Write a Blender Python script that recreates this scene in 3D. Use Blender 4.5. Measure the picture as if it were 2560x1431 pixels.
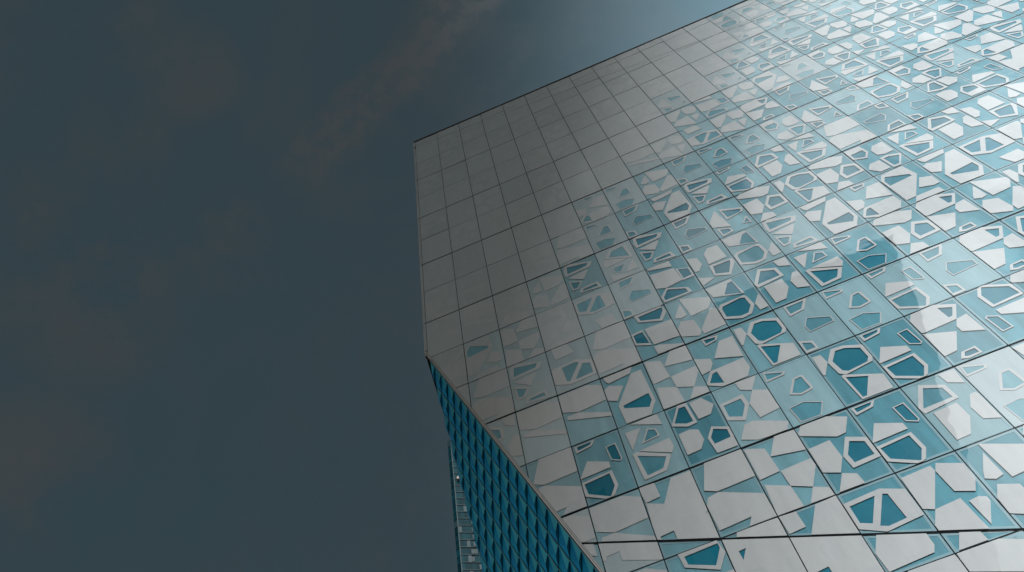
import bpy, bmesh, math, random
from mathutils import Vector, Matrix
from mathutils.geometry import tessellate_polygon

# ------------------------------------------------------------------ set-up
for o in list(bpy.data.objects):
    bpy.data.objects.remove(o, do_unlink=True)
SC = bpy.context.scene
COL = SC.collection
random.seed(11)

W, H = 1.2, 1.2 * 1.713258647      # facade module: one glass panel, metres
ZC = 29.6                          # height of facade row line 0
Z0 = -23.33266792 * W + ZC         # eye height

# ------------------------------------------------------------------ camera
cam = bpy.data.cameras.new("camera"); cam_ob = bpy.data.objects.new("camera", cam); COL.objects.link(cam_ob)
RIGHT = Vector((0.92061828, 0.37193867, -0.11884278))
UP = Vector((0.38014274, -0.78424369, 0.49036042))
FWD = Vector((-0.0891823, 0.49661198, 0.86337886))
m = Matrix((RIGHT, UP, -FWD)).transposed().to_4x4()
m.translation = Vector((4.65866331 * W, -11.49259334 * W, Z0))
cam_ob.matrix_world = m
cam.sensor_fit = 'HORIZONTAL'; cam.sensor_width = 36.0
cam.lens = 36.0 * 2115.07 / 2560.0
cam.clip_start = 0.1; cam.clip_end = 5000.0
SC.camera = cam_ob
EYE = m.translation.copy()

# ------------------------------------------------------------------ light
SUN_TO = Vector((0.27, -0.90, 0.35)).normalized()     # direction towards the sun
SKY_K = 1.0
wd = bpy.data.worlds.new("World"); SC.world = wd; wd.use_nodes = True
NT = wd.node_tree; NT.nodes.clear()
def wn(t, **k):
    n = NT.nodes.new(t)
    for a, b in k.items(): setattr(n, a, b)
    return n
def wlink(a, b): NT.links.new(a, b)
def wset(sock, v):
    if hasattr(v, 'node'): wlink(v, sock)
    else: sock.default_value = v
def wmath(op, a, b=0.0, c=0.0, clamp=False):
    n = wn('ShaderNodeMath', operation=op); n.use_clamp = clamp
    wset(n.inputs[0], a); wset(n.inputs[1], b); wset(n.inputs[2], c)
    return n.outputs[0]
def wdot(v):
    n = wn('ShaderNodeVectorMath', operation='DOT_PRODUCT')
    wlink(DIR, n.inputs[0]); n.inputs[1].default_value = v
    return n.outputs['Value']
def wsmooth(x, a, b, lo=0.0, hi=1.0):
    n = wn('ShaderNodeMapRange', interpolation_type='SMOOTHSTEP')
    wset(n.inputs[0], x); n.inputs[1].default_value = a; n.inputs[2].default_value = b
    n.inputs[3].default_value = lo; n.inputs[4].default_value = hi
    return n.outputs[0]
def wnoise(scale, detail=6.0, rough=0.55, dist=0.0, vec=None):
    n = wn('ShaderNodeTexNoise'); n.inputs['Scale'].default_value = scale
    n.inputs['Detail'].default_value = detail; n.inputs['Roughness'].default_value = rough
    n.inputs['Distortion'].default_value = dist
    wlink(vec or DIR, n.inputs['Vector'])
    return n.outputs['Fac']
def wcolscale(col, f):
    n = wn('ShaderNodeVectorMath', operation='SCALE')
    if hasattr(col, 'node'): wlink(col, n.inputs[0])
    else: n.inputs[0].default_value = col
    wset(n.inputs['Scale'], f)
    return n.outputs[0]
def wvec(op, a, b):
    n = wn('ShaderNodeVectorMath', operation=op)
    for s, v in ((n.inputs[0], a), (n.inputs[1], b)):
        if hasattr(v, 'node'): wlink(v, s)
        else: s.default_value = v
    return n.outputs[0]
tc = wn('ShaderNodeTexCoord'); DIR = tc.outputs['Generated']
def px_dir(x, y):
    a, b = (x - 1280) / 2115.07, (y - 715.5) / 2115.07
    return (RIGHT * a - UP * b + FWD).normalized()
sky = wn('ShaderNodeTexSky', sky_type='NISHITA'); sky.sun_disc = False
sky.sun_elevation = math.asin(SUN_TO.z); sky.sun_rotation = math.atan2(SUN_TO.x, SUN_TO.y)
sky.air_density = 1.0; sky.dust_density = 1.5; sky.ozone_density = 2.0
SKY_STRENGTH, SUN_E, SUN_ANGLE, EXPOSURE = 0.05, 1.5, 15.0, 1.60
SKY_TINT, VEIL, VEIL_COL = (0.50, 0.50, 0.35), 0.88, (0.315, 0.53, 0.65, 1)
CLEAR, CLEAR_GAIN = (-0.14, 0.42), 8.0
CLOUD_COL = (0.49, 0.565, 0.605)
GLOW_DIR, GLOW_RANGE, GLOW_LO, GLOW_COL = Vector((0.60, -0.46, 0.65)).normalized(), (0.75, 1.0), 0.36, (11.6, 12.2, 12.2)
# thick white cloud overhead behind the viewer, mirrored in the glass at these places
BILLOWS = [(1990, 200, 160), (2190, 270, 130), (1770, 660, 120), (2460, 950, 190), (2330, 720, 150), (2440, 340, 110), (2040, 480, 130), (2250, 60, 90), (2080, 30, 80)]
HORIZON = 5.4
PATCHES = [(270, 320, 120), (570, 610, 130), (230, 720, 220), (70, 1180, 180), (140, 60, 240), (480, 180, 110), (30, 560, 150)]
# the sky is darkest on the left and clears towards the right, as the photograph shows it
clear = wsmooth(wdot(RIGHT), *CLEAR)
gain = wmath('ADD', wmath('MULTIPLY', wmath('POWER', clear, 1.7), CLEAR_GAIN), 1.0)
veil = wn('ShaderNodeMix', data_type='RGBA'); veil.inputs[0].default_value = VEIL      # thin high overcast evens the sky out
wlink(wvec('MULTIPLY', sky.outputs[0], SKY_TINT), veil.inputs[6]); veil.inputs[7].default_value = VEIL_COL
low = wsmooth(wdot((0, 0, 1)), 0.52, 0.05)                        # paler towards the horizon, all round
warm = wn('ShaderNodeMix', data_type='RGBA'); wlink(wsmooth(wdot(RIGHT), 0.26, 0.60), warm.inputs[0])   # whiter cloud towards the sun's side
wlink(veil.outputs[2], warm.inputs[6]); warm.inputs[7].default_value = (0.33, 0.265, 0.215, 1)
base = wcolscale(warm.outputs[2], wmath('MULTIPLY_ADD', low, HORIZON, gain))
# thin broken cloud: one mottled streak and several soft patches
w_big = wnoise(7.0, 7.0, 0.6, 0.3)
w_fine = wnoise(58.0, 4.0, 0.65, 0.2)
p0, p1 = px_dir(1215, -60), px_dir(770, 420)
bn = p0.cross(p1).normalized(); mid = (p0 + p1).normalized(); along = (p1 - p0).normalized()
across = wmath('ABSOLUTE', wmath('ADD', wdot(bn), wmath('MULTIPLY_ADD', wnoise(9.0, 3.0), 0.05, -0.025)))
streak = wmath('MULTIPLY', wsmooth(across, 0.036, 0.014), wsmooth(wmath('ABSOLUTE', wdot(along)), 0.20, 0.11))
streak = wmath('MULTIPLY', streak, wsmooth(w_fine, 0.40, 0.60, 0.30, 1.0))
patch = None
for (x, y, r) in PATCHES:
    d = px_dir(x, y); rr = r / 2115.0
    s = wsmooth(wdot(d), math.cos(rr * 1.25), math.cos(rr * 0.15))
    patch = s if patch is None else wmath('MAXIMUM', patch, s)
patch = wmath('MULTIPLY', patch, wsmooth(wmath('ADD', w_big, wmath('MULTIPLY', wmath('SUBTRACT', w_fine, 0.5), 0.25)), 0.40, 0.66))
wisps = wsmooth(wnoise(3.1, 7.0, 0.66, 0.6), 0.36, 0.72)
cloud = wmath('ADD', wmath('ADD', wmath('MULTIPLY', streak, 0.75), wmath('MULTIPLY', patch, 0.58)), wmath('MULTIPLY', wisps, 0.42))
cloud_col = wcolscale(CLOUD_COL, wmath('MULTIPLY_ADD', clear, CLEAR_GAIN * .7, 1.0))
mx = wn('ShaderNodeMix', data_type='RGBA'); wlink(wmath('MINIMUM', cloud, 0.85), mx.inputs[0])
wlink(base, mx.inputs[6]); wlink(cloud_col, mx.inputs[7]); sky_cloud = mx.outputs[2]
# the bright cloud around the sun, behind the viewer, that the glass mirrors
near_sun = wsmooth(wdot(GLOW_DIR), *GLOW_RANGE)
puff = wnoise(9.0, 8.0, 0.62, 0.6)
heap = None
for (x, y, r) in BILLOWS:
    d = px_dir(x, y); d.y = -d.y; rr = r / 2115.0
    v = wsmooth(wdot(d), math.cos(rr * 1.5), math.cos(rr * 0.1))
    heap = v if heap is None else wmath('MAXIMUM', heap, v)
billow = wsmooth(wmath('ADD', puff, wmath('MULTIPLY_ADD', heap, 0.30, -0.11)), 0.42, 0.64, GLOW_LO, 1.0)
glow = wcolscale(GLOW_COL, wmath('MULTIPLY', near_sun, billow))
tot = wcolscale(wvec('ADD', sky_cloud, glow), 0.66)
bg = wn('ShaderNodeBackground'); wlink(tot, bg.inputs[0]); bg.inputs[1].default_value = SKY_STRENGTH
wo = wn('ShaderNodeOutputWorld'); wlink(bg.outputs[0], wo.inputs[0])

sun = bpy.data.lights.new("sun", 'SUN'); sun.energy = SUN_E; sun.angle = math.radians(SUN_ANGLE); sun.color = (0.93, 0.98, 1.0)
sun_ob = bpy.data.objects.new("sun", sun); COL.objects.link(sun_ob)
sun_ob.rotation_euler = SUN_TO.to_track_quat('Z', 'Y').to_euler(); sun_ob.location = (20, -60, 60)
SC.view_settings.view_transform = 'Standard'; SC.view_settings.look = 'None'
SC.view_settings.exposure = EXPOSURE; SC.view_settings.gamma = 1.0
SC.view_settings.use_curve_mapping = False

# --------------------------------------------- printed shapes of the glass panels, in module units
TYPES = {
    'a': [([(0.053,0.039),(0.488,0.041),(0.403,0.119),(0.067,0.152)],[[(0.101,0.054),(0.424,0.05),(0.374,0.092),(0.112,0.118)]]),([(0.653,0.227),(0.87,0.215),(0.902,0.496),(0.854,0.522),(0.685,0.458)],[[(0.677,0.238),(0.849,0.229),(0.879,0.491),(0.852,0.506),(0.706,0.45)]]),([(0.0,0.571),(0.225,0.336),(0.627,0.466),(0.633,0.557),(0.0,0.573)],[]),([(0.004,0.634),(0.635,0.61),(0.67,0.852),(0.554,0.972),(0.46,1.0),(0.411,1.0),(0.012,0.848)],[[(0.052,0.669),(0.575,0.642),(0.6,0.846),(0.479,0.972),(0.454,0.971),(0.081,0.829)]])],
    'b': [([(0.074,0.026),(0.464,0.137),(0.411,0.183),(0.035,0.198)],[[(0.094,0.056),(0.404,0.139),(0.372,0.162),(0.075,0.167)]]),([(0.497,0.297),(0.647,0.285),(0.701,0.305),(0.732,0.538),(0.7,0.558),(0.472,0.584),(0.281,0.516)],[[(0.525,0.321),(0.637,0.313),(0.657,0.32),(0.686,0.528),(0.677,0.534),(0.48,0.556),(0.342,0.507)]]),([(0.124,0.709),(0.421,0.688),(0.726,0.794),(0.563,0.971),(0.171,0.964)],[[(0.146,0.719),(0.417,0.7),(0.7,0.798),(0.551,0.959),(0.189,0.953)]])],
    'c': [([(0.214,0.034),(0.727,0.027),(0.543,0.219),(0.21,0.251)],[[(0.252,0.059),(0.641,0.056),(0.5,0.192),(0.246,0.212)]]),([(0.457,0.385),(0.885,0.524),(0.879,0.628),(0.343,0.659),(0.323,0.526)],[[(0.464,0.399),(0.867,0.53),(0.862,0.618),(0.359,0.648),(0.341,0.529)]]),([(0.021,0.743),(0.267,0.82),(0.277,0.976),(0.021,0.991)],[[(0.064,0.788),(0.222,0.844),(0.238,0.947),(0.047,0.947)]])],
    'd': [([(0.237,0.261),(0.443,0.07),(0.669,0.084),(0.993,0.186),(1.0,0.306),(1.0,0.419),(0.936,0.488),(0.389,0.541),(0.28,0.49)],[[(0.326,0.272),(0.495,0.125),(0.682,0.136),(0.919,0.223),(0.926,0.403),(0.854,0.471),(0.459,0.501),(0.371,0.461)]]),([(0.284,0.549),(0.327,0.526),(0.933,0.729),(0.914,0.97),(0.33,0.974)],[[(0.336,0.577),(0.688,0.681),(0.441,0.943),(0.366,0.941)]]),([(0.051,0.086),(0.214,0.099),(0.24,0.253),(0.056,0.437),(0.021,0.424)],[])],
    'e': [([(0.247,0.014),(0.297,0.018),(0.835,0.018),(0.863,0.213)],[]),([(0.112,0.127),(0.433,0.137),(0.265,0.314),(0.146,0.438)],[]),([(0.549,0.188),(0.713,0.24),(0.735,0.368),(0.354,0.393)],[[(0.56,0.212),(0.685,0.251),(0.702,0.353),(0.408,0.372)]]),([(0.245,0.485),(0.884,0.461),(0.903,0.601),(0.822,0.69)],[]),([(0.108,0.499),(0.203,0.485),(0.799,0.708),(0.607,0.913),(0.163,0.933)],[[(0.189,0.547),(0.694,0.716),(0.559,0.863),(0.241,0.885)]])],
    'f': [([(0.676,0.031),(0.963,0.034),(0.938,0.259),(0.707,0.174)],[]),([(0.275,0.067),(0.643,0.19),(0.673,0.414),(0.03,0.459),(0.003,0.36)],[[(0.302,0.131),(0.572,0.218),(0.597,0.378),(0.068,0.389)]]),([(0.149,0.484),(0.576,0.467),(0.589,0.683),(0.391,0.889),(0.147,0.898)],[]),([(0.85,0.427),(0.946,0.423),(0.973,0.456),(0.97,0.836),(0.726,0.767),(0.703,0.583)],[])],
    'g': [([(0.009,0.048),(0.632,0.042),(0.715,0.46),(0.067,0.281)],[[(0.508,0.115),(0.626,0.094),(0.666,0.434),(0.315,0.324)]]),([(0.094,0.496),(0.678,0.491),(0.713,0.553),(0.75,0.753),(0.586,0.914),(0.36,0.932),(0.019,0.815),(0.026,0.567)],[[(0.126,0.556),(0.558,0.518),(0.649,0.549),(0.665,0.743),(0.53,0.873),(0.348,0.874),(0.082,0.78),(0.089,0.603)]]),([(0.953,0.575),(0.982,0.898),(0.779,0.908),(0.766,0.742)],[])],
    'h': [([(0.361,0.025),(1.0,0.235),(1.0,0.269),(0.995,0.312),(0.835,0.467),(0.418,0.49)],[]),([(0.329,0.136),(0.346,0.432),(0.204,0.455),(0.072,0.408),(0.129,0.332)],[]),([(0.874,0.475),(1.0,0.529),(1.0,0.882),(0.996,0.918),(0.476,0.943),(0.473,0.831)],[]),([(0.158,0.508),(0.426,0.584),(0.457,0.859),(0.368,0.942),(0.008,0.822),(0.017,0.644)],[])],
    'i': [([(0.244,0.0),(0.55,0.0),(0.922,0.007),(0.985,0.168),(0.801,0.34),(0.277,0.177)],[[(0.331,0.059),(0.921,0.045),(0.927,0.105),(0.762,0.278),(0.348,0.16)]]),([(0.345,0.37),(1.0,0.385),(1.0,0.628),(0.989,0.784),(0.389,0.761)],[]),([(0.011,0.381),(0.299,0.367),(0.34,0.75),(0.01,0.634)],[[(0.05,0.42),(0.276,0.415),(0.313,0.692),(0.048,0.602)]]),([(0.37,0.8),(0.493,0.803),(0.993,0.963),(0.983,0.982),(0.383,0.979)],[])],
    'j': [([(0.025,0.261),(0.516,0.233),(0.538,0.417),(0.325,0.642),(0.022,0.541)],[[(0.088,0.302),(0.444,0.293),(0.458,0.407),(0.308,0.567),(0.083,0.495)]]),([(0.543,0.419),(0.723,0.226),(0.986,0.315),(0.991,0.647),(0.586,0.679)],[]),([(0.5,0.011),(0.937,0.017),(0.723,0.226),(0.52,0.153)],[]),([(0.434,0.684),(0.998,0.877),(0.897,0.991),(0.87,1.0),(0.732,1.0),(0.342,0.975),(0.076,0.888),(0.264,0.695)],[])],
    'k': [([(0.124,0.013),(0.613,0.014),(0.921,0.12),(0.736,0.314),(0.57,0.327),(0.018,0.139),(0.02,0.102)],[]),([(0.019,0.348),(0.42,0.334),(0.439,0.597),(0.271,0.774),(0.017,0.696)],[]),([(0.675,0.367),(0.981,0.468),(0.984,0.756),(0.488,0.776),(0.456,0.597)],[[(0.693,0.439),(0.909,0.51),(0.915,0.705),(0.56,0.717),(0.54,0.595)]]),([(0.279,0.786),(0.487,0.851),(0.509,0.99),(0.074,0.989)],[])],
    'l': [([(0.027,0.043),(0.096,0.044),(0.366,0.126),(0.405,0.482),(0.026,0.501)],[]),([(0.627,0.01),(0.992,0.023),(0.986,0.337),(0.387,0.257)],[]),([(0.415,0.485),(0.973,0.464),(0.986,0.571),(0.754,0.812),(0.433,0.706)],[]),([(0.002,1.0),(0.052,0.58),(0.435,0.705),(0.46,0.998),(0.311,1.0)],[]),([(0.566,1.0),(0.748,0.813),(0.976,0.887),(0.988,0.999),(0.796,1.0)],[])],
    'm': [([(0.285,0.002),(0.982,0.01),(1.0,0.066),(1.0,0.343),(0.99,0.427),(0.281,0.442),(0.074,0.369)],[]),([(0.08,0.479),(0.287,0.454),(0.984,0.677),(0.995,1.0),(0.513,1.0),(0.615,0.892),(0.037,0.916),(0.011,0.575)],[])],
    'n': [([(0.0,0.048),(0.0,0.008),(0.302,0.02),(0.321,0.23),(0.037,0.244)],[]),([(0.613,0.039),(1.0,0.04),(1.0,0.62),(0.941,0.652),(0.989,0.652),(0.987,1.0),(0.977,1.0),(0.335,0.836),(0.326,0.715),(0.081,0.726),(0.072,0.768),(0.0,0.763),(0.0,0.66),(0.035,0.248),(0.339,0.344)],[])],
    'o': [([(0.016,0.034),(0.668,0.026),(0.985,0.136),(0.989,0.438),(0.344,0.468),(0.02,0.368)],[]),([(0.099,0.473),(0.342,0.472),(0.979,0.689),(1.0,0.76),(1.0,0.765),(0.068,0.536)],[])],
    'p': [([(0.0,0.132),(0.123,0.019),(0.591,0.009),(0.923,0.13),(0.704,0.356),(0.048,0.378),(0.0,0.361)],[[(0.593,0.079),(0.824,0.156),(0.692,0.287),(0.616,0.291)]]),([(0.699,0.36),(0.913,0.336),(0.934,0.673),(0.596,0.565),(0.594,0.464)],[]),([(0.0,0.385),(0.522,0.535),(0.259,0.803),(0.0,0.82)],[]),([(0.29,0.85),(0.558,0.835),(0.572,0.957),(0.324,0.97),(0.201,0.937)],[[(0.338,0.865),(0.522,0.862),(0.534,0.937),(0.341,0.939),(0.281,0.921)]])],
    'q': [([(0.341,0.035),(0.709,0.067),(0.628,0.151),(0.366,0.181)],[[(0.384,0.061),(0.646,0.088),(0.598,0.134),(0.401,0.144)]]),([(0.663,0.185),(0.959,0.189),(0.937,0.624),(0.396,0.465)],[]),([(0.0,0.336),(0.315,0.444),(0.313,0.541),(0.202,0.65),(0.0,0.67)],[]),([(-0.0,0.857),(0.182,0.663),(0.915,0.648),(0.931,0.84),(0.801,0.981),(0.27,0.992),(0.0,0.879)],[[(0.202,0.721),(0.303,0.706),(0.324,0.94),(0.067,0.859)]])],
    'r': [([(0.14,0.056),(0.688,0.036),(0.759,0.365),(0.27,0.864),(0.036,0.875),(0.009,0.205)],[[(0.161,0.136),(0.626,0.298),(0.64,0.359),(0.07,0.398),(0.068,0.24)]]),([(0.705,0.478),(0.934,0.55),(0.931,0.767),(0.781,0.779),(0.496,0.698)],[]),([(0.141,1.0),(0.267,0.867),(0.8,0.864),(0.828,0.991),(0.344,1.0)],[])],
    's': [([(0.668,0.142),(0.903,0.135),(0.931,0.786),(0.74,0.992),(0.211,0.984),(0.178,0.639)],[[(0.272,0.665),(0.855,0.614),(0.865,0.75),(0.765,0.858),(0.284,0.718)]]),([(0.006,0.261),(0.137,0.21),(0.427,0.308),(0.198,0.544),(0.013,0.469)],[]),([(0.072,0.024),(0.746,0.019),(0.659,0.129),(0.15,0.168),(0.098,0.114)],[])],
    't': [([(0.088,0.038),(0.244,0.0),(0.248,0.0),(0.855,0.18),(0.759,0.31),(0.069,0.338),(0.047,0.209)],[[(0.164,0.078),(0.737,0.177),(0.673,0.252),(0.13,0.276)]]),([(0.099,0.4),(0.643,0.356),(0.657,0.399),(0.471,0.592)],[]),([(0.086,0.497),(0.433,0.618),(0.277,0.785),(0.113,0.79)],[[(0.124,0.546),(0.37,0.631),(0.256,0.752),(0.152,0.748)]]),([(0.329,0.811),(0.781,0.796),(0.852,0.977),(0.266,0.921)],[[(0.377,0.853),(0.732,0.838),(0.758,0.918),(0.352,0.899)]])],
    'u': [([(0.431,0.211),(0.969,0.401),(0.921,0.506),(0.449,0.573)],[[(0.473,0.274),(0.901,0.43),(0.858,0.498),(0.499,0.523)]]),([(0.322,0.191),(0.431,0.789),(0.02,0.636),(0.026,0.475)],[]),([(0.087,0.72),(0.379,0.811),(0.407,0.936),(0.107,0.974)],[[(0.138,0.764),(0.35,0.833),(0.359,0.911),(0.138,0.929)]]),([(0.898,0.662),(0.917,0.898),(0.714,0.828)],[[(0.872,0.717),(0.884,0.866),(0.756,0.822)]])],
    'v': [([(0.034,0.001),(0.621,0.022),(0.622,0.19),(0.06,0.068)],[]),([(0.04,0.191),(0.637,0.252),(0.679,0.614),(0.244,0.654),(0.013,0.58)],[]),([(0.658,0.284),(0.961,0.384),(0.976,0.626),(0.69,0.629)],[[(0.706,0.318),(0.929,0.39),(0.939,0.577),(0.719,0.591)]]),([(0.021,0.826),(0.233,0.659),(0.7,0.829),(0.734,0.964),(0.046,0.974)],[[(0.081,0.852),(0.238,0.702),(0.632,0.838),(0.65,0.937),(0.078,0.93)]])],
    'w': [([(0.013,0.133),(0.639,0.109),(0.978,0.215),(0.977,0.542),(0.362,0.576),(0.013,0.45)],[[(0.082,0.183),(0.512,0.167),(0.245,0.443),(0.08,0.392)],[(0.632,0.177),(0.701,0.197),(0.729,0.512),(0.428,0.527),(0.321,0.493)]]),([(0.47,1.0),(0.352,0.747),(0.82,0.727),(0.855,1.0)],[])],
    'x': [([(0.447,0.219),(0.588,0.106),(0.845,0.118),(0.878,0.496),(0.409,0.51)],[]),([(0.021,0.169),(0.25,0.235),(0.272,0.444),(0.134,0.573),(0.028,0.565)],[]),([(0.39,0.544),(0.955,0.577),(0.97,0.671),(0.708,0.945),(0.373,0.82)],[[(0.466,0.601),(0.887,0.599),(0.865,0.663),(0.703,0.881),(0.418,0.79)]]),([(0.011,0.725),(0.349,0.861),(0.011,0.949)],[])],
    'y': [([(0.011,0.307),(0.279,0.017),(0.463,0.025),(0.499,0.396),(0.304,0.406)],[[(0.087,0.28),(0.281,0.067),(0.411,0.07),(0.436,0.351),(0.3,0.352)]]),([(0.513,0.049),(0.774,0.041),(0.937,0.211),(0.803,0.346),(0.549,0.354)],[]),([(0.07,0.467),(0.303,0.458),(0.455,0.509),(0.469,0.683),(0.345,0.807),(0.068,0.816)],[]),([(0.537,0.689),(0.697,0.538),(1.0,0.64),(0.98,0.948),(0.579,0.947)],[[(0.598,0.697),(0.711,0.583),(0.939,0.665),(0.932,0.791),(0.612,0.807)]])],
    'z': [([(0.023,0.084),(0.529,0.069),(0.539,0.142),(0.16,0.53),(0.009,0.482)],[]),([(0.624,0.062),(0.977,0.173),(0.962,0.371),(0.834,0.498),(0.576,0.421),(0.541,0.146)],[]),([(0.163,0.531),(0.577,0.512),(0.634,0.957),(0.552,0.96),(0.007,0.744),(0.006,0.689)],[]),([(0.654,0.568),(0.813,0.558),(0.911,0.591),(0.914,0.64),(0.693,0.86)],[])],
    '1': [([(0.011,0.008),(0.296,0.02),(0.319,0.222),(0.031,0.237)],[]),([(0.626,0.024),(1.0,0.008),(1.0,0.216),(0.995,0.485),(0.985,0.64),(0.314,0.344)],[])],
    '5': [([(0.0,0.0),(0.674,0.0),(0.996,0.012),(0.999,0.695),(0.0,0.435)],[[(0.182,0.218),(0.309,0.211),(0.194,0.329)],[(0.99,0.263),(0.465,0.118),(0.706,0.17),(0.978,0.156),(0.99,0.259)]])],
    '2': [([(0.211,0.546),(0.829,0.718),(0.829,0.859),(0.763,0.926),(0.052,0.955),(0.024,0.742)],[])],
    '3': [([(0.0,0.108),(0.017,0.009),(0.643,0.012),(1.0,0.12),(1.0,0.156),(0.861,0.421),(0.0,0.199)],[])],
    '4': [([(0.0,0.266),(0.996,0.498),(1.0,0.629),(1.0,0.956),(0.0,0.695)],[[(0.093,0.716),(0.319,0.701),(0.322,0.776)]])],
}
def rows(txt):
    d = {}
    for ln in txt.strip().split('\n'):
        j, body = ln.split(':', 1)
        for e in body.split():
            i, c = e.split('='); d[(int(i), int(j))] = c
    return d
# which print pattern sits in which module (a trailing ' means turned by 180 degrees)
MAP = rows("""
-4: 12=u 13=e' 14=c 15=e 16=a 17=h 18=k
-3: 11=u 12=y 13=e' 14=t 15=h' 16=h 17=y 18=f
-2: 10=v 11=h' 12=r 13=b 14=y' 15=x 16=y 17=e 18=a
-1: 8=h' 9=w' 10=h' 11=p 12=c 13=u 14=e' 15=e 16=p' 17=h 18=h' 19=p
0: 8=c 9=b 10=b 11=y' 12=u 13=c' 14=g 15=y' 16=t 17=q 18=t
1: 4=m 6=c 7=s 8=t 9=a 10=f 11=e 12=m 13=c' 14=c 15=y 16=a 17=n
2: 3=h 4=t 5=e' 6=t 7=c 8=u 9=k 10=d 11=k 12=y' 13=e 14=f 15=x 16=h
3: 3=r 4=w 5=c 6=v 7=x 8=g 9=t 10=s 11=q 12=r 13=s 14=w 15=z
4: 3=w' 4=m 5=i 6=h 7=g 8=f 9=e 10=b 11=k 12=p 13=h 14=d
5: 3=o 4=s 5=l 6=q 7=d 8=c 9=b 10=a 11=c 12=p 13=f
6: 2=m 3=a 4=e 5=y 6=j 7=b 8=d 9=a 10=p 11=a' 12=k
7: 2=o 3=o 4=n 5=m 6=l 7=k 8=a 9=f 10=b 11=g
8: 3=n 4=o 5=m 6=1 7=w 8=z 9=h 10=k
""")
LOW = rows("""
7: 3=n 4=n
8: 3=o 4=i 5=5 6=4 7=2 8=k 9=3 10=m
9: 4=i 5=n 6=4 7=m 8=3 9=o 10=d
""")
SHADE_X, SHADE_K, SHADE_H = 23.7, 0.34, 95.0
# washed-out sky reflection painted as paler backing near left end and top
def washout(i, j):
    x = i + 0.5; y = j + 0.5
    d = 13.8 - 1.3 * y - 1.0 * x if y < 0 else 13.5 - 0.75 * y - 1.05 * x
    return min(1.15, max(PALE.get((i, j), -0.2), d / 9.0))
# painted reflection washout on single panels among the clear ones
PALE = {(7, 5): .30, (8, 5): .55, (9, 5): .55, (10, 5): .45, (11, 5): .40, (9, 7): .40, (10, 7): .55, (8, 7): .25, (8, 3): .45, (9, 3): .55, (10, 2): .25,
        (12, 0): .4, (13, 0): .55, (14, -1): .3, (15, -1): .3, (14, -2): .4, (15, -2): .3, (11, 0): .5, (10, 0): .6, (11, 1): .4, (16, 0): .4, (17, 0): .3, (12, -2): .6, (13, -2): .6,
        (7, 6): .25, (6, 5): .35, (7, 3): .45, (7, 2): .35, (6, 7): .25, (14, 0): .35, (15, 0): .3, (12, 1): .3, (11, 3): .25, (13, 1): -0.2}
# --------------------------------------------------------------- materials
def mat(name):
    m = bpy.data.materials.new(name); m.use_nodes = True
    nt = m.node_tree; nt.nodes.clear()
    return m, nt, nt.nodes.new('ShaderNodeOutputMaterial')
def pbr(name, col, rough=0.5, metal=0.0, ior=1.5, spec=0.5, var=0.0, scale=3.0, bump=0.0, bscale=40.0, col2=None, objvar=0.0, stretch=(1, 1, 1)):
    m, nt, out = mat(name)
    b = nt.nodes.new('ShaderNodeBsdfPrincipled'); nt.links.new(b.outputs[0], out.inputs[0])
    b.inputs['Base Color'].default_value = (*col, 1); b.inputs['Roughness'].default_value = rough
    b.inputs['Metallic'].default_value = metal; b.inputs['IOR'].default_value = ior
    b.inputs['Specular IOR Level'].default_value = spec
    tc = nt.nodes.new('ShaderNodeTexCoord'); mp = nt.nodes.new('ShaderNodeMapping')
    geo = nt.nodes.new('ShaderNodeNewGeometry')
    nt.links.new(geo.outputs['Position'], mp.inputs[0]); mp.inputs['Scale'].default_value = stretch
    if var or objvar:
        n = nt.nodes.new('ShaderNodeTexNoise'); n.inputs['Scale'].default_value = scale; n.inputs['Detail'].default_value = 6
        n.inputs['Roughness'].default_value = 0.6
        nt.links.new(mp.outputs[0], n.inputs['Vector'])
        mr = nt.nodes.new('ShaderNodeMapRange'); nt.links.new(n.outputs['Fac'], mr.inputs[0])
        mr.inputs[1].default_value = 0.3; mr.inputs[2].default_value = 0.7
        mr.inputs[3].default_value = 0.0; mr.inputs[4].default_value = 1.0
        mx = nt.nodes.new('ShaderNodeMix'); mx.data_type = 'RGBA'
        c2 = col2 or tuple(c * (1 - var) for c in col)
        mx.inputs[6].default_value = (*col, 1); mx.inputs[7].default_value = (*c2, 1)
        nt.links.new(mr.outputs[0], mx.inputs[0]); src = mx.outputs[2]
        if objvar:
            oi = nt.nodes.new('ShaderNodeObjectInfo')
            m2 = nt.nodes.new('ShaderNodeMapRange'); nt.links.new(oi.outputs['Random'], m2.inputs[0])
            m2.inputs[3].default_value = 1 - objvar; m2.inputs[4].default_value = 1 + objvar
            vs = nt.nodes.new('ShaderNodeVectorMath'); vs.operation = 'SCALE'
            nt.links.new(src, vs.inputs[0]); nt.links.new(m2.outputs[0], vs.inputs['Scale']); src = vs.outputs[0]
        nt.links.new(src, b.inputs['Base Color'])
    if bump:
        n2 = nt.nodes.new('ShaderNodeTexNoise'); n2.inputs['Scale'].default_value = bscale; n2.inputs['Detail'].default_value = 3
        nt.links.new(mp.outputs[0], n2.inputs['Vector'])
        bp = nt.nodes.new('ShaderNodeBump'); bp.inputs['Strength'].default_value = bump; bp.inputs['Distance'].default_value = 0.01
        nt.links.new(n2.outputs['Fac'], bp.inputs['Height']); nt.links.new(bp.outputs[0], b.inputs['Normal'])
    return m

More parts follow.
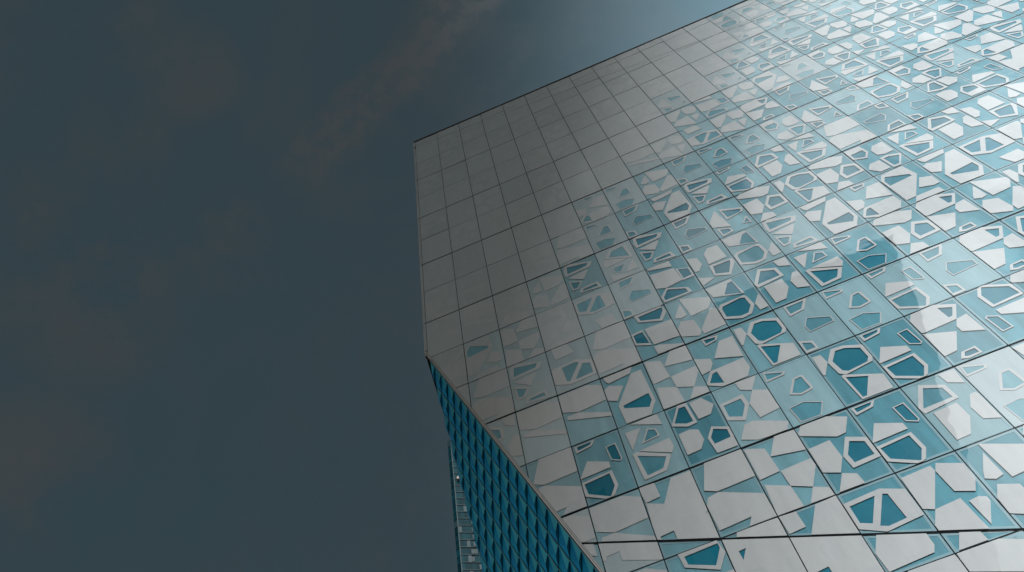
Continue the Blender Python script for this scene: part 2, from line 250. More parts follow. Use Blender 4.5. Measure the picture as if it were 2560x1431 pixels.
def pane_material(name, ior, rough, tint):
    # outer sheet of a window: mirrors by Fresnel, lets the rest through
    m, nt, out = mat(name)
    tr = nt.nodes.new('ShaderNodeBsdfTransparent'); tr.inputs[0].default_value = (*tint, 1)
    gl = nt.nodes.new('ShaderNodeBsdfGlossy'); gl.inputs['Roughness'].default_value = rough
    gl.inputs[0].default_value = (1, 1, 1, 1)
    fr = nt.nodes.new('ShaderNodeFresnel'); fr.inputs[0].default_value = ior
    geo = nt.nodes.new('ShaderNodeNewGeometry')
    n = nt.nodes.new('ShaderNodeTexNoise'); n.inputs['Scale'].default_value = 0.9; n.inputs['Detail'].default_value = 2
    nt.links.new(geo.outputs['Position'], n.inputs['Vector'])
    bp = nt.nodes.new('ShaderNodeBump'); bp.inputs['Strength'].default_value = 0.35; bp.inputs['Distance'].default_value = 0.012
    nt.links.new(n.outputs['Fac'], bp.inputs['Height']); nt.links.new(bp.outputs[0], gl.inputs['Normal'])
    inv = nt.nodes.new('ShaderNodeMath'); inv.operation = 'SUBTRACT'; inv.inputs[0].default_value = 1
    nt.links.new(geo.outputs['Backfacing'], inv.inputs[1])
    mu = nt.nodes.new('ShaderNodeMath'); mu.operation = 'MULTIPLY'
    nt.links.new(fr.outputs[0], mu.inputs[0]); nt.links.new(inv.outputs[0], mu.inputs[1])
    mx = nt.nodes.new('ShaderNodeMixShader'); nt.links.new(mu.outputs[0], mx.inputs[0])
    nt.links.new(tr.outputs[0], mx.inputs[1]); nt.links.new(gl.outputs[0], mx.inputs[2])
    nt.links.new(mx.outputs[0], out.inputs[0])
    return m

M_PANE = pane_material('facade_glass', 2.2, 0.02, (0.97, 0.99, 0.99))
M_FRIT = pbr('white_frit', (0.542, 0.535, 0.553), 0.5, spec=0.2, var=0.11, scale=1.6, objvar=0.025, stretch=(2.2, 1, .5))
# open dot print first, then paler steps that paint in reflection washout
DOT_WASH = [(0.060, 0.200, 0.255), (0.130, 0.275, 0.328), (0.215, 0.340, 0.388), (0.360, 0.415, 0.448), (0.462, 0.472, 0.492)]
M_DOT_WASH = [pbr('dot_print_wash_%d' % (k + 1), c, 0.45, spec=0.2, var=0.25, scale=1.2, col2=tuple(q * (1.45 - .09 * k) if k < 4 else q * 1.06 for q in c),
              objvar=0.15 - .025 * k, stretch=(3.0, 1, .45)) for k, c in enumerate(DOT_WASH)]
M_CLEAR = pbr('clear_vision_glass', (0.0005, 0.130, 0.208), 0.25, spec=0.3, var=0.3, scale=1.6, col2=(0.010, 0.170, 0.235), objvar=0.2)
M_SPACER = pbr('spacer_frame', (0.20, 0.34, 0.40), 0.45, spec=0.3, var=0.1, scale=2)
M_JOINT = pbr('black_gasket', (0.008, 0.009, 0.011), 0.8, var=0.2, scale=4, spec=0.1)
M_ALU = pbr('grey_aluminium', (0.46, 0.45, 0.45), 0.45, var=0.15, scale=2)
M_ALU_D = pbr('dark_aluminium', (0.045, 0.047, 0.05), 0.5, var=0.2, scale=3)
M_WALL = pbr('backing_wall', (0.05, 0.055, 0.06), 0.8, var=0.2)
M_SIDE = pbr('side_cladding', (0.35, 0.36, 0.37), 0.5, var=0.1, scale=0.8)
M_ROOF = pbr('roof_membrane', (0.22, 0.22, 0.22), 0.9, var=0.2, scale=0.7)
M_BLUE = pbr('blue_anodised_panel', (0.002, 0.56, 1.0), 0.42, metal=0.9, spec=0.6, var=0.25, scale=1.4, col2=(0.02, 0.72, 1.0), objvar=0.10, bump=0.05, bscale=9)
M_FACET_SHEEN = pbr('painted_facet_sheen', (0.18, 0.90, 1.0), 0.34, metal=0.8, spec=0.6, var=0.2, scale=1.4, objvar=0.12)  # upper facets coloured paler, in place of reflected sky
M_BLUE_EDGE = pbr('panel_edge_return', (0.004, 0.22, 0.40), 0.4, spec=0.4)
M_LIP = pbr('panel_lip', (0.26, 0.58, 0.66), 0.4, metal=0.2, spec=0.5)
M_TGLASS = pbr('teal_tower_glass', (0.001, 0.018, 0.026), 0.3, spec=0.2, var=0.4, scale=0.25, col2=(0.003, 0.03, 0.038), objvar=0.35)
M_TPALE = pbr('pale_tower_panel', (0.015, 0.036, 0.044), 0.5, var=0.3, scale=0.5, objvar=0.15)
M_TSLAB = pbr('tower_slab_edge', (0.008, 0.026, 0.03), 0.6, var=0.2, scale=0.5)
M_LAMP = pbr('lamp_housing', (0.25, 0.20, 0.17), 0.5, var=0.1)
M_GROUND = pbr('concrete_paving', (0.26, 0.17, 0.115), 0.85, var=0.25, scale=0.35, bump=0.2, bscale=6)
M_SHADE_BLOCK = pbr('shade_block_brown', (0.26, 0.21, 0.19), 0.8, var=0.3, scale=0.6, bump=0.2, bscale=8)
M_NGLASS = pbr('shade_block_dark_glass', (0.02, 0.035, 0.045), 0.08, spec=0.6, var=0.3, scale=0.3, objvar=0.3)

# ------------------------------------------------------------------ helpers
class MB:
    def __init__(s): s.v = []; s.f = []; s.mi = []; s.mats = []
    def slot(s, m):
        if m not in s.mats: s.mats.append(m)
        return s.mats.index(m)
    def face(s, pts, m):
        k = len(s.v); s.v += [tuple(p) for p in pts]; s.f.append(tuple(range(k, k + len(pts)))); s.mi.append(s.slot(m))
    def box(s, o, ax, ay, az, m):      # corner + three edge vectors (right-handed)
        o, ax, ay, az = Vector(o), Vector(ax), Vector(ay), Vector(az)
        p = [o, o + ax, o + ax + ay, o + ay, o + az, o + ax + az, o + ax + ay + az, o + ay + az]
        flip = ax.cross(ay).dot(az) < 0
        for q in ((3, 2, 1, 0), (4, 5, 6, 7), (0, 1, 5, 4), (1, 2, 6, 5), (2, 3, 7, 6), (3, 0, 4, 7)):
            q = q[::-1] if flip else q
            s.face([p[i] for i in q], m)
    def plate(s, poly, holes, y, depth, m):
        # facade-local polygon (x, z) turned to -Y, with side walls running back by depth
        loops = [[Vector((x, z, 0)) for x, z in lp] for lp in [poly] + holes]
        flat = [p for lp in loops for p in lp]
        for tri in tessellate_polygon(loops):
            a, b, c = (flat[i] for i in tri)
            ar = (b - a).cross(c - a).z
            if abs(ar) < 1e-9: continue
            if ar < 0: b, c = c, b
            s.face([(p.x, y, p.y) for p in (a, b, c)], m)   # ccw in (x,z) faces -Y
        if depth:
            for li, lp in enumerate([poly] + holes):
                ar = poly_area(lp); pts = lp if (ar > 0) == (li == 0) else lp[::-1]
                for i in range(len(pts)):
                    (x0, z0), (x1, z1) = pts[i - 1], pts[i]
                    s.face([(x0, y, z0), (x0, y + depth, z0), (x1, y + depth, z1), (x1, y, z1)], m)
    def mesh(s, name):
        me = bpy.data.meshes.new(name); me.from_pydata(s.v, [], s.f)
        for mm in s.mats: me.materials.append(mm)
        me.polygons.foreach_set('material_index', s.mi); me.update()
        return me
    def merge(s, me_src, off):
        k = len(s.v)
        s.v += [(v[0] + off[0], v[1] + off[1], v[2] + off[2]) for v in me_src.v]
        for f, i in zip(me_src.f, me_src.mi):
            s.f.append(tuple(k + q for q in f)); s.mi.append(s.slot(me_src.mats[i]))
def poly_area(p): return 0.5 * sum(p[i - 1][0] * p[i][1] - p[i][0] * p[i - 1][1] for i in range(len(p)))
def link(name, me, parent=None, loc=(0, 0, 0)):
    o = bpy.data.objects.new(name, me); COL.objects.link(o); o.location = loc
    if parent: o.parent = parent
    return o
def thing(name, label, cat, loc=(0, 0, 0), group=None):
    o = bpy.data.objects.new(name, None); COL.objects.link(o); o.location = loc; o.empty_display_size = 0.5
    o['label'] = label; o['category'] = cat
    if group: o['group'] = group
    return o
def half(poly, a, b, c):               # keep a*x + b*y + c >= 0
    out = []
    for i in range(len(poly)):
        p, q = poly[i - 1], poly[i]
        dp, dq = a * p[0] + b * p[1] + c, a * q[0] + b * q[1] + c
        if (dp >= 0) != (dq >= 0):
            t = dp / (dp - dq); out.append((p[0] + (q[0] - p[0]) * t, p[1] + (q[1] - p[1]) * t))
        if dq >= 0: out.append(q)
    cl = []
    for p in out:
        if not cl or abs(p[0] - cl[-1][0]) + abs(p[1] - cl[-1][1]) > 1e-5: cl.append(p)
    if len(cl) > 1 and abs(cl[0][0] - cl[-1][0]) + abs(cl[0][1] - cl[-1][1]) < 1e-5: cl.pop()
    return cl if len(cl) > 2 else []

# ------------------------------------------------------------ ground
g = MB(); g.face([(-1500, -1500, 0), (1500, -1500, 0), (1500, 1500, 0), (-1500, 1500, 0)], M_GROUND)
go = link('ground', g.mesh('ground')); go['kind'] = 'structure'

# ------------------------------------------------------------ main building
BLD = thing('glass_building', 'white and blue patterned glass building with a cut-away blue faceted corner', 'building', (0, 0, 0))
# facade coordinates: i = modules to the right, j = rows downward from ZC
def P3(i, j, y=0.0): return Vector((i * W, y, ZC - j * H))
# lines on the facade as  a*i + b*j + c >= 0  for the inside
ROOF = (-0.01025, 1.0, 6.4719)
TOPJ = (-0.0933, 1.0, 6.1792)           # slanted joint under the roof strip
BOTJ = (-0.2484, 1.0, -6.7681)          # slanted joint at lower right (>= 0 below it)
LEFT = (1.0, 0.0, 0.045)
CUT = (1.0, -0.59153, 1.6818)           # slanted lower-left edge
def gap_line(l, g):                      # move the line inward by g metres
    a, b, c = l; n = math.hypot(a / W, b / H)
    return (a, b, c - g * n)
def neg(l): return (-l[0], -l[1], -l[2])
ROWGAP = {0: .031, 2: .030, 5: .030, 7: .029, -2: .028, -4: .022, 10: .025, 12: .025}
RG = .0155
GX = 0.011
def cell_rect(i, j):
    gt, gb = ROWGAP.get(j, RG) / H, ROWGAP.get(j + 1, RG) / H
    gx = GX / W
    return [(i + gx, j + gt), (i + 1 - gx, j + gt), (i + 1 - gx, j + 1 - gb), (i + gx, j + 1 - gb)]
ZONES = {'roof': [gap_line(ROOF, .004), gap_line(neg(TOPJ), .016)],
         'mid': [gap_line(TOPJ, .016), gap_line(neg(BOTJ), .028)],
         'low': [gap_line(BOTJ, .028)]}
COMMON = [LEFT, gap_line(CUT, .004)]
def rot(poly): return [(1 - x, 1 - y) for x, y in poly]
def shapes_for(code):
    sh = TYPES[code[0]]
    if code.endswith("'"): sh = [(rot(o), [rot(h) for h in hs]) for o, hs in sh]
    return sh
rnd = random.Random(5)
POOL = ["a", "b", "c", "d", "e", "f", "g", "h", "k", "l", "m", "p", "q", "r", "s", "t", "u", "x", "y", "z", "o", "h'", "e'", "w'", "y'", "c'", "p'", "i", "j"]
def expand(poly, w):                     # grow a polygon by w modules, for the clear glass seen inside a ring
    q = [(x, y * H / W) for x, y in poly]
    if poly_area(q) < 0: q = q[::-1]
    out = []
    for k in range(len(q)):
        a, b, c = (Vector(q[k - 1]), Vector(q[k]), Vector(q[(k + 1) % len(q)]))
        d1, d2 = b - a, c - b
        if d1.length < 1e-6 or d2.length < 1e-6: continue
        d1.normalize(); d2.normalize()
        n1, n2 = Vector((d1.y, -d1.x)), Vector((d2.y, -d2.x)); mm = n1 + n2
        o = b + mm * (2 * w / max(mm.dot(mm), 1.2))
        out.append((o.x, o.y * W / H))
    return out
Y_FRIT, T_FRIT, Y_BACK, Y_CLEAR = 0.004, 0.004, 0.030, 0.0275
def loc2(poly, i0, j0): return [((x - i0) * W, -(y - j0) * H) for x, y in poly]
def build_piece(rect_poly, lines, code, i, j, lev=0):
    """meshes (pane, frit, backing) in cell-local metres for one glass panel"""
    ins = lambda p: p
    pane = MB(); frit = MB(); back = MB()
    lp = loc2(rect_poly, i, j)
    if poly_area(lp) < 0: lp = lp[::-1]
    pane.plate(lp, [], 0.0, 0.010, M_PANE)
    MD = M_DOT_WASH[lev]; MS = M_SPACER if lev < 2 else MD; MC = (M_CLEAR, M_CLEAR, M_DOT_WASH[0], M_DOT_WASH[1], M_DOT_WASH[3])[lev] if lev < 4 else M_DOT_WASH[4]
    YB = (Y_BACK, Y_BACK, .022, .014, .0068)[lev]; YC = YB - (.0025, .0025, .0025, .002, .0012)[lev]; TF = (T_FRIT, T_FRIT, T_FRIT, .003, .001)[lev]
    back.plate(lp, [], YB, 0.02, MD)
    # spacer bars round the inside edge of the sealed unit
    c = Vector((sum(p[0] for p in lp) / len(lp), sum(p[1] for p in lp) / len(lp)))
    inner = []
    n = len(lp)
    for k in range(n):
        a, b, d = Vector(lp[k - 1]), Vector(lp[k]), Vector(lp[(k + 1) % n])
        d1, d2 = (b - a).normalized(), (d - b).normalized()
        n1, n2 = Vector((-d1.y, d1.x)), Vector((-d2.y, d2.x)); mm = n1 + n2
        o = b + mm * (2 * 0.055 / max(mm.dot(mm), 0.5)); inner.append((o.x, o.y))
    if poly_area(inner) > 0.05 and lev < 3: back.plate(lp, [inner], YB - 0.006, 0.005, MS)
    for o, hs in shapes_for(code):
        o2 = [(x + i, y + j) for x, y in o]
        hs2 = [[(x + i, y + j) for x, y in h] for h in hs]
        clipped = o2
        for l in lines: 
            if clipped: clipped = half(clipped, *l)
        if not clipped or abs(poly_area(clipped)) < 0.002: continue
        keep = []; clear = []
        for h in hs2:
            hc = h; cc = expand(h, 0.020)
            for l in lines:
                if hc: hc = half(hc, *gap_line(l, 0.010))
                if cc: cc = half(cc, *gap_line(l, 0.012))
            if hc and abs(poly_area(hc)) > 0.001: keep.append(loc2(hc, i, j))
            if cc and abs(poly_area(cc)) > 0.001: clear.append(loc2(cc, i, j))
        po = loc2(clipped, i, j)
        if poly_area(po) < 0: po = po[::-1]
        frit.plate(po, keep, Y_FRIT, TF, M_FRIT)
        for cc in clear:
            if poly_area(cc) < 0: cc = cc[::-1]
            back.plate(cc, [], YC, 0.0, MC)
    return pane, frit, back
def screen(p):
    d = p - EYE; z = d.dot(FWD)
    if z <= 0.1: return None
    return (1280 + d.dot(RIGHT) / z * 2115.07, 715.5 - d.dot(UP) / z * 2115.07)
def rect_lines(i, j):
    gt, gb, gx = ROWGAP.get(j, RG) / H, ROWGAP.get(j + 1, RG) / H, GX / W
    return [(1, 0, -(i + gx)), (-1, 0, i + 1 - gx), (0, 1, -(j + gt)), (0, -1, j + 1 - gb)]
pieces = []
for j in range(-7, 14):
    for i in range(-1, 25):
        for zone, zl in ZONES.items():
            poly = cell_rect(i, j); full = abs(poly_area(poly))
            for l in zl + COMMON:
                if poly: poly = half(poly, *l)
            if not poly or abs(poly_area(poly)) * W * H < 0.015: continue
            whole = abs(abs(poly_area(poly)) - full) < 1e-6
            code = LOW.get((i, j)) if zone == 'low' else MAP.get((i, j))
            if not code: code = rnd.choice(POOL)
            # how large the piece shows in the picture
            sp = [screen(P3(x, y)) for x, y in poly]
            area = 0.0
            if all(sp):
                q = [(float(a), float(b)) for a, b in sp]
                for l in ((1, 0, 0), (-1, 0, 2560), (0, 1, 0), (0, -1, 1431)):
                    if q: q = half(q, *l)
                area = abs(poly_area(q)) if q else 0.0
            pieces.append((area, i, j, zone, poly, whole, code))
pieces.sort(key=lambda p: (-p[0], p[1], p[2]))
N_OWN = 300
shared = {}; rest = (MB(), MB(), MB())
def zone_lines(zone, i, j): return rect_lines(i, j) + ZONES[zone] + COMMON
for k, (area, i, j, zone, poly, whole, code) in enumerate(pieces):
    own = k < N_OWN and area > 20
    base = (i * W, 0.0, ZC - j * H)
    dn = washout(i, j) + rnd.gauss(0, .12); lev = 4 if dn > .86 else 3 if dn > .64 else 2 if dn > .42 else 1 if dn > .2 else 0
    if whole:
        key = (code, lev, ROWGAP.get(j, 0), ROWGAP.get(j + 1, 0))
        if key not in shared:
            pm = build_piece(cell_rect(i, j), rect_lines(i, j), code, i, j, lev)
            shared[key] = [pm, None]
        pm = shared[key][0]
        if own and shared[key][1] is None:
            shared[key][1] = (pm[0].mesh('glass_panel'), pm[1].mesh('white_frit') if pm[1].f else None, pm[2].mesh('inner_pane'))
        me = shared[key][1]
    else:
        pm = build_piece(poly, zone_lines(zone, i, j), code, i, j, lev)
        me = (pm[0].mesh('glass_panel'), pm[1].mesh('white_frit') if pm[1].f else None, pm[2].mesh('inner_pane')) if own else None
    if own:
        po = link('glass_panel', me[0], BLD, base)
        po.rotation_euler = (rnd.gauss(0, .0011), 0, rnd.gauss(0, .0030))
        if me[1]: link('white_frit', me[1], po)
        link('inner_pane', me[2], po)
    elif -1 <= i <= 22 and j <= 12:
        for a, b in zip(rest, pm): a.merge(b, base)
for nm, mb in zip(('glass_panel', 'white_frit', 'inner_pane'), rest):
    if mb.f:
        o = link(nm, mb.mesh(nm + '_rest'), BLD); o['kind'] = 'stuff'

# gaskets in the joints, and the wall they sit on
outline = [(-0.045, -6.4724), (24.0, -6.2264), (24.0, 14.3), (24.0, 14.3)]
out_poly = [(-1, -8), (23, -8), (23, 13), (-1, 13)]
for l in (ROOF, LEFT, CUT): out_poly = half(out_poly, *l)
w = MB(); lp = loc2(out_poly, 0, 0); lp = lp if poly_area(lp) > 0 else lp[::-1]
w.plate([(x, z + ZC) for x, z in lp], [], 0.075, 0.02, M_WALL)
link('backing_wall', w.mesh('backing_wall'), BLD)
def clip_seg(a, b, lines):
    t0, t1 = 0.0, 1.0
    for A, B, C in lines:
        da, db = A * a[0] + B * a[1] + C, A * b[0] + B * b[1] + C
        if da < 0 and db < 0: return None
        if da < 0: t0 = max(t0, da / (da - db))
        elif db < 0: t1 = min(t1, da / (da - db))
    if t1 - t0 < 1e-4: return None
    L = lambda t: (a[0] + (b[0] - a[0]) * t, a[1] + (b[1] - a[1]) * t)
    return L(t0), L(t1)
def bar(name, a, b, width, y0, y1, m, parent=BLD):
    p, q = P3(*a), P3(*b); d = (q - p).normalized(); s = Vector((d.z, 0, -d.x)) * width
    mb = MB(); mb.box(p - s / 2 + Vector((0, y0, 0)), q - p, s, Vector((0, y1 - y0, 0)), m)
    return link(name, mb.mesh(name), parent)
edge = [ROOF, LEFT, CUT]
for i in range(0, 23):
    s = clip_seg((i, -8), (i, 13), edge)
    if s: bar('vertical_joint', s[0], s[1], 2 * GX + .004, 0.024, 0.07, M_JOINT)
for j in range(-6, 13):
    s = clip_seg((-1, j), (23, j), edge)
    if s:
        g2 = 2 * ROWGAP.get(j, RG) + .004
        bar('horizontal_joint', s[0], s[1], g2, 0.022, 0.068, M_JOINT)
s = clip_seg((-1, -6.1792 - .0933), (23, -6.1792 + .0933 * 23), edge); bar('slanted_joint', s[0], s[1], .036, .020, .066, M_JOINT)
s = clip_seg((1, 6.7681 + .2484), (23, 6.7681 + .2484 * 23), edge); bar('slanted_joint', s[0], s[1], .060, .020, .066, M_JOINT)
# roof coping and left corner trim
for k in range(12):                                  # coping in lengths, each butted with a thin open joint
    a0 = -0.06 + k * 1.92; a1 = a0 + 1.912
    cf = lambda a: (a, -6.500 + .01025 * (a + .06) + .002 * ((k * 7) % 3 - 1))
    bar('roof_coping', cf(a0), cf(a1), 0.06, -0.03, 0.45, M_ALU_D)
bar('corner_trim', (-0.062, -6.48), (-0.062, 2.93), 0.035, -0.004, 0.12, M_ALU)
# the slanted lower-left edge: pale bar, dark groove, pale bar
def cut_pt(j, off): return (-1.6818 + .59153 * j + off, j)
L0, L1 = 2.83, 12.4
bar('edge_trim', cut_pt(L0, -.019), cut_pt(L1, -.019), 0.030, -0.008, 0.10, M_ALU)
bar('edge_trim', cut_pt(L0, -.036), cut_pt(L1, -.036), 0.009, 0.012, 0.10, M_ALU_D)
bar('edge_trim', cut_pt(L0, -.056), cut_pt(L1, -.056), 0.034, -0.012, 0.10, M_ALU)
bar('edge_trim', cut_pt(L0 - .02, -.079), cut_pt(L1, -.079), 0.014, 0.004, 0.10, M_ALU_D)

# ---------------------------------------------- blue faceted panels of the cut-away
SO = Vector((0.18531779 * W, 0.0, ZC - 5.63938836 / 1.713258647 * H))
SA = Vector((0.14725132, 0.00137514, -0.42648416)) * W
SB = Vector((-0.1723671, 0.40402644, -0.16450768)) * W
SN = -Vector((0.832453, 0.47279328, 0.28894381))        # outward: left, forward, down
def S3(c, r, h=0.0): return SO + SA * c + SB * r + SN * h
def soffit_panel(c, r, lim):
    # lim(c, r) >= 0 inside; cells crossing the left end are cut there
    mb = MB()
    g = 0.035
    A, B, D, C = (c + g * .3, r), (c + 1 - g * .3, r), (c + g * .3, r + 1 - g), (c + 1 - g * .3, r + 1 - g)
    hgt = 0.070
    Mx = (c + 0.985, r + 0.44)
    def tri(pts, m):
        # pts: (c, r, h) ; clip against the left end, keep heights linear
        out = []
        for i in range(len(pts)):
            p, q = pts[i - 1], pts[i]; dp, dq = lim(p), lim(q)
            if (dp >= 0) != (dq >= 0):
                t = dp / (dp - dq); out.append(tuple(p[k] + (q[k] - p[k]) * t for k in range(3)))
            if dq >= 0: out.append(q)
        if len(out) > 2: 
            P = [S3(*p) for p in out]
            nrm = (P[1] - P[0]).cross(P[2] - P[0])
            if nrm.dot(EYE - P[0]) < 0: P = P[::-1]
            mb.face(P, m)
    a, b, d, cc, mm = (*A, 0.0), (*B, 0.012), (*D, 0.0), (*C, 0.006), (*Mx, hgt)
    tri([a, b, mm], M_FACET_SHEEN); tri([a, mm, d], M_BLUE); tri([d, mm, cc], M_BLUE)
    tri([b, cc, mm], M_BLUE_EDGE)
    # pale folded lip along the upper edge
    l0, l1, l2, l3 = (A[0], r - .018, .022), (B[0], r - .018, .022), (B[0], r + .026, .028), (A[0], r + .026, .025)
    tri([l0, l1, l2], M_LIP); tri([l0, l2, l3], M_LIP)
    return mb
def left_lim(p): return (p[0] + 0.83) - (p[1] + 0.10) * 0.9435
sp = []
for c in range(-1, 34):
    for r in range(0, 32):
        cs = [left_lim((c + a, r + b)) for a in (0, 1) for b in (0, 1)]
        if max(cs) <= 0.02: continue
        q = [screen(S3(c + a, r + b)) for a, b in ((0, 0), (1, 0), (1, 1), (0, 1))]
        ar = 0.0
        if all(q):
            for l in ((1, 0, 0), (-1, 0, 2560), (0, 1, 0), (0, -1, 1431)):
                if q: q = half(q, *l)
            ar = abs(poly_area(q)) if q else 0
        sp.append((ar, c, r, min(cs) >= 0))
sp.sort(key=lambda t: (-t[0], t[1], t[2]))
whole_me = None; far = MB()
for k, (ar, c, r, whole) in enumerate(sp):
    if ar > 15 and k < 300:
        if whole:
            if whole_me is None:
                mb = soffit_panel(0, 0, lambda p: 1.0)
                mb.v = [tuple(Vector(v) - SO) for v in mb.v]; whole_me = mb.mesh('blue_panel')
            link('blue_panel', whole_me, BLD, S3(c, r))
        else:
            link('blue_panel', soffit_panel(c, r, left_lim).mesh('blue_panel'), BLD)
    else:
        far.merge(soffit_panel(c, r, left_lim), (0, 0, 0))
o = link('blue_panel', far.mesh('blue_panel_rest'), BLD); o['kind'] = 'stuff'
# dark deck behind the panels, side wall, roof, back
sb = MB()
E0, E1 = (-0.93, -.02), (33.0, -.02)
deck = [S3(-0.86, -.06, -.03), S3(33, -.06, -.03), S3(33, 32, -.03), S3(29.6, 32, -.03)]
sb.face(deck, M_WALL); link('cut_away_deck', sb.mesh('cut_away_deck'), BLD)
mb = MB()
top = ZC + 6.4724 * H
xl = -0.045 * W
mb.face([(xl, 0.1, ZC - 3.0 * H), (xl, 0.1, top), (xl, 24, top), (xl, 24, ZC - 12 * H), (xl - .4, 12.4, ZC - 9.7 * H)], M_SIDE)
link('side_wall', mb.mesh('side_wall'), BLD)
mb = MB(); mb.face([(xl, 0.1, top - .02), (23 * W, 0.1, top + .28), (23 * W, 24, top + .28), (xl, 24, top - .02)], M_ROOF)
link('flat_roof', mb.mesh('flat_roof'), BLD)
mb = MB(); mb.face([(23 * W, 0.1, 0), (23 * W, 24, 0), (23 * W, 24, top + .28), (23 * W, 0.1, top + .28)], M_SIDE)
mb.face([(23 * W, 24, 0), (xl, 24, 0), (xl, 24, top), (23 * W, 24, top + .28)], M_SIDE)
link('back_wall', mb.mesh('back_wall'), BLD)
# ground floor under the facade
mb = MB(); zb = ZC - 13 * H
mb.box((6 * W, 0.4, 0), (17 * W, 0, 0), (0, 0.3, 0), (0, 0, zb), M_NGLASS)
link('ground_floor_glazing', mb.mesh('ground_floor_glazing'), BLD)

# ------------------------------------------------------------ distant tower
def az_pt(x, y, dist):
    d = px_dir(x, y); k = dist / math.hypot(d.x, d.y)
    return EYE + d * k
TD = 180.0
tl = az_pt(1118, 1100, TD + 1.5); tm = az_pt(1126.2, 1097, TD)
TOPZ = tm.z
u = Vector((px_dir(1280, 1000).x, px_dir(1280, 1000).y, 0)).normalized()
ur = Vector((u.y, -u.x, 0))                         # to the right as seen from the camera
tm2 = Vector((tm.x, tm.y, 0)); tl2 = Vector((tl.x, tl.y, 0))
TW = thing('residential_tower', 'slim teal glass tower with pale balcony panels beyond the blue corner', 'tower', tm2)
FW = 22.0; STO = 2.75; NF = 52
side = (tl2 - tm2); sl = side.length; side_d = side.normalized(); back = u * 16
core = MB()
fr = (ur * 1.0 + u * 0.30).normalized()
core_o = tm2 + u * .25 + fr * .1
core.face([core_o, core_o + fr * FW, core_o + fr * FW + Vector((0, 0, TOPZ)), core_o + Vector((0, 0, TOPZ))], M_TSLAB)
core.face([tl2 + u * .2, tl2 + back, tl2 + back + Vector((0, 0, TOPZ - .5)), tl2 + u * .2 + Vector((0, 0, TOPZ - .5))][::-1], M_TSLAB)
core.face([core_o + Vector((0, 0, TOPZ)), core_o + fr * FW + Vector((0, 0, TOPZ)), tl2 + back + fr * FW + Vector((0, 0, TOPZ)), tl2 + back + Vector((0, 0, TOPZ))], M_ROOF)
core.face([core_o + fr * FW, core_o + fr * FW + back, core_o + fr * FW + back + Vector((0, 0, TOPZ)), core_o + fr * FW + Vector((0, 0, TOPZ))], M_TSLAB)
core.face([tl2 + back, core_o + fr * FW + back, core_o + fr * FW + back + Vector((0, 0, TOPZ)), tl2 + back + Vector((0, 0, TOPZ))], M_TSLAB)
oc = link('tower_core', core.mesh('tower_core'), TW); oc.location = -tm2
def tower_box(name, p, ax, ay, az, m):
    mb = MB(); mb.box((0, 0, 0), ax, ay, az, m)
    o = link(name, mb.mesh(name), TW, p - tm2); return o
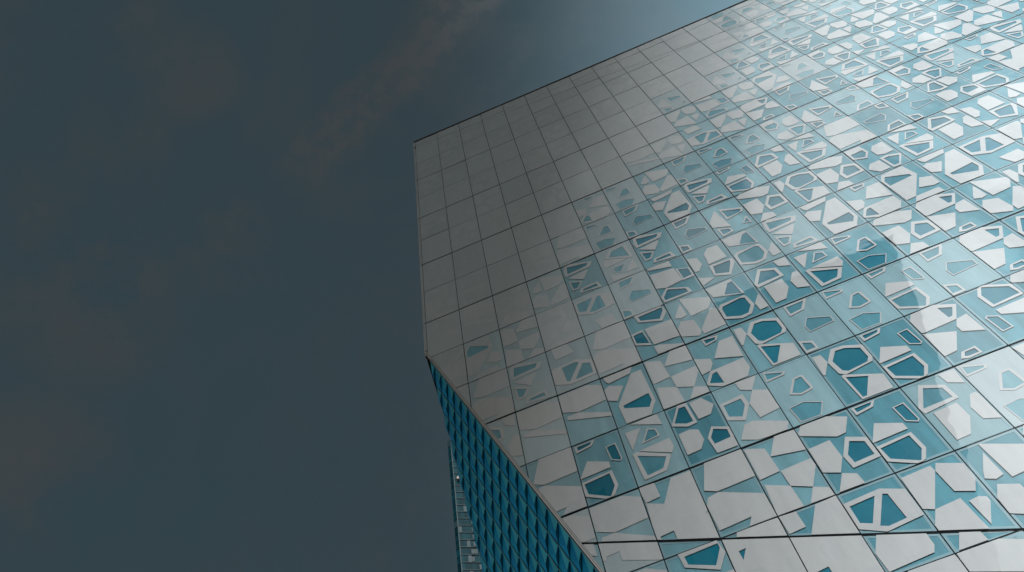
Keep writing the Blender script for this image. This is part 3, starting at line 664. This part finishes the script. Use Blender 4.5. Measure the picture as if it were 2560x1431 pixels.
# pale corner mullion
tower_box('corner_mullion', tm2 - fr * .10 + u * -.06, fr * .22, u * .35, Vector((0, 0, TOPZ)), M_TPALE)
rt = random.Random(3)
glz = {}
def tshare(key, ax, ay, az, m):
    if key not in glz:
        mb = MB(); mb.box((0, 0, 0), ax, ay, az, m); glz[key] = mb.mesh(key[0])
    return glz[key]
for k in range(NF):
    z = TOPZ - (k + 1) * STO
    # side bay: pane, with the odd pale blind
    m = M_TPALE if rt.random() < .35 else M_TGLASS
    link('window', tshare(('window', m.name, 's'), -side * .94, u * .2, Vector((0, 0, STO * .90)), m), TW, tl2 + side_d * -.02 + Vector((0, 0, z)) - tm2)
    # front bays
    x = 0.25; b = 0
    while x < 8.6:
        wd_ = 1.05 if b % 3 else 0.8
        zz = z
        pale = rt.random() < (.03 if b < 2 else .22 if b < 4 else .5)
        mm = M_TPALE if pale else M_TGLASS
        dep = -.35 if (b >= 3 and pale) else -.0
        link('window', tshare(('window', mm.name, dep, wd_), fr * wd_ * .93, u * (.3 - dep), Vector((0, 0, STO * .86))if dep == 0 else Vector((0, 0, STO * .55)), mm), TW, tm2 + fr * x + u * dep + Vector((0, 0, zz)) - tm2)
        x += wd_; b += 1
    link('floor_slab', tshare(('floor_slab',), fr * 8.6, u * .55, Vector((0, 0, .22)), M_TSLAB), TW, fr * .2 + u * -.18 + Vector((0, 0, z - .26)))
tower_box('roof_parapet', tl2 + u * -.05 + Vector((0, 0, TOPZ - .6)), -side, u * .3, Vector((0, 0, .6)), M_TSLAB)
lp_ = az_pt(1146.3, 1193.5, TD - .9)
mb = MB()
for q in range(8):
    a0, a1 = q * math.pi / 4, (q + 1) * math.pi / 4
    r_ = .62
    p0_, p1_ = Vector((math.cos(a0) * r_ * ur.x, math.cos(a0) * r_ * ur.y, math.sin(a0) * r_)), Vector((math.cos(a1) * r_ * ur.x, math.cos(a1) * r_ * ur.y, math.sin(a1) * r_))
    mb.face([(0, 0, 0), p0_, p1_], M_LAMP); mb.face([p0_, p0_ + u * 1.2, p1_ + u * 1.2, p1_], M_LAMP)
link('wall_lamp', mb.mesh('wall_lamp'), TW, lp_ - tm2)

# ------------------------------------- unseen block added behind the viewer, shaped to shade the left facade
SHADE_BLOCK = thing('shade_block', 'added unseen brick block with a leaning flank, shading the left facade', 'building', (0, -55, 0))
def edge_x(z): return SHADE_X + (z - 34.0) * SHADE_K
nb = MB()
HT = SHADE_H
def ring4(z): return [(-70, 0, z), (edge_x(z), 0, z), (edge_x(z), -16, z), (-70, -16, z)]
r0, r1 = ring4(0), ring4(HT)
for i in range(4):
    nb.face([r0[i], r1[i], r1[(i + 1) % 4], r0[(i + 1) % 4]], M_SHADE_BLOCK)
nb.face(r1[::-1], M_ROOF)
link('wall', nb.mesh('wall'), SHADE_BLOCK)
wm = MB(); wm.box((0, 0, 0), (1.6, 0, 0), (0, .12, 0), (0, 0, 1.9), M_NGLASS); wm.box((-.1, 0, -.14), (1.8, 0, 0), (0, .2, 0), (0, 0, .1), M_SIDE)
wme = wm.mesh('window'); cnt = 0  # windows dressing the added shade block
for k in range(int(HT / 4.2)):
    z = 2.0 + k * 4.2; x = edge_x(z) - 3.2
    while x > -42 and cnt < 300:
        link('window', wme, SHADE_BLOCK, (x, 0.02, z)); cnt += 1; x -= 3.6
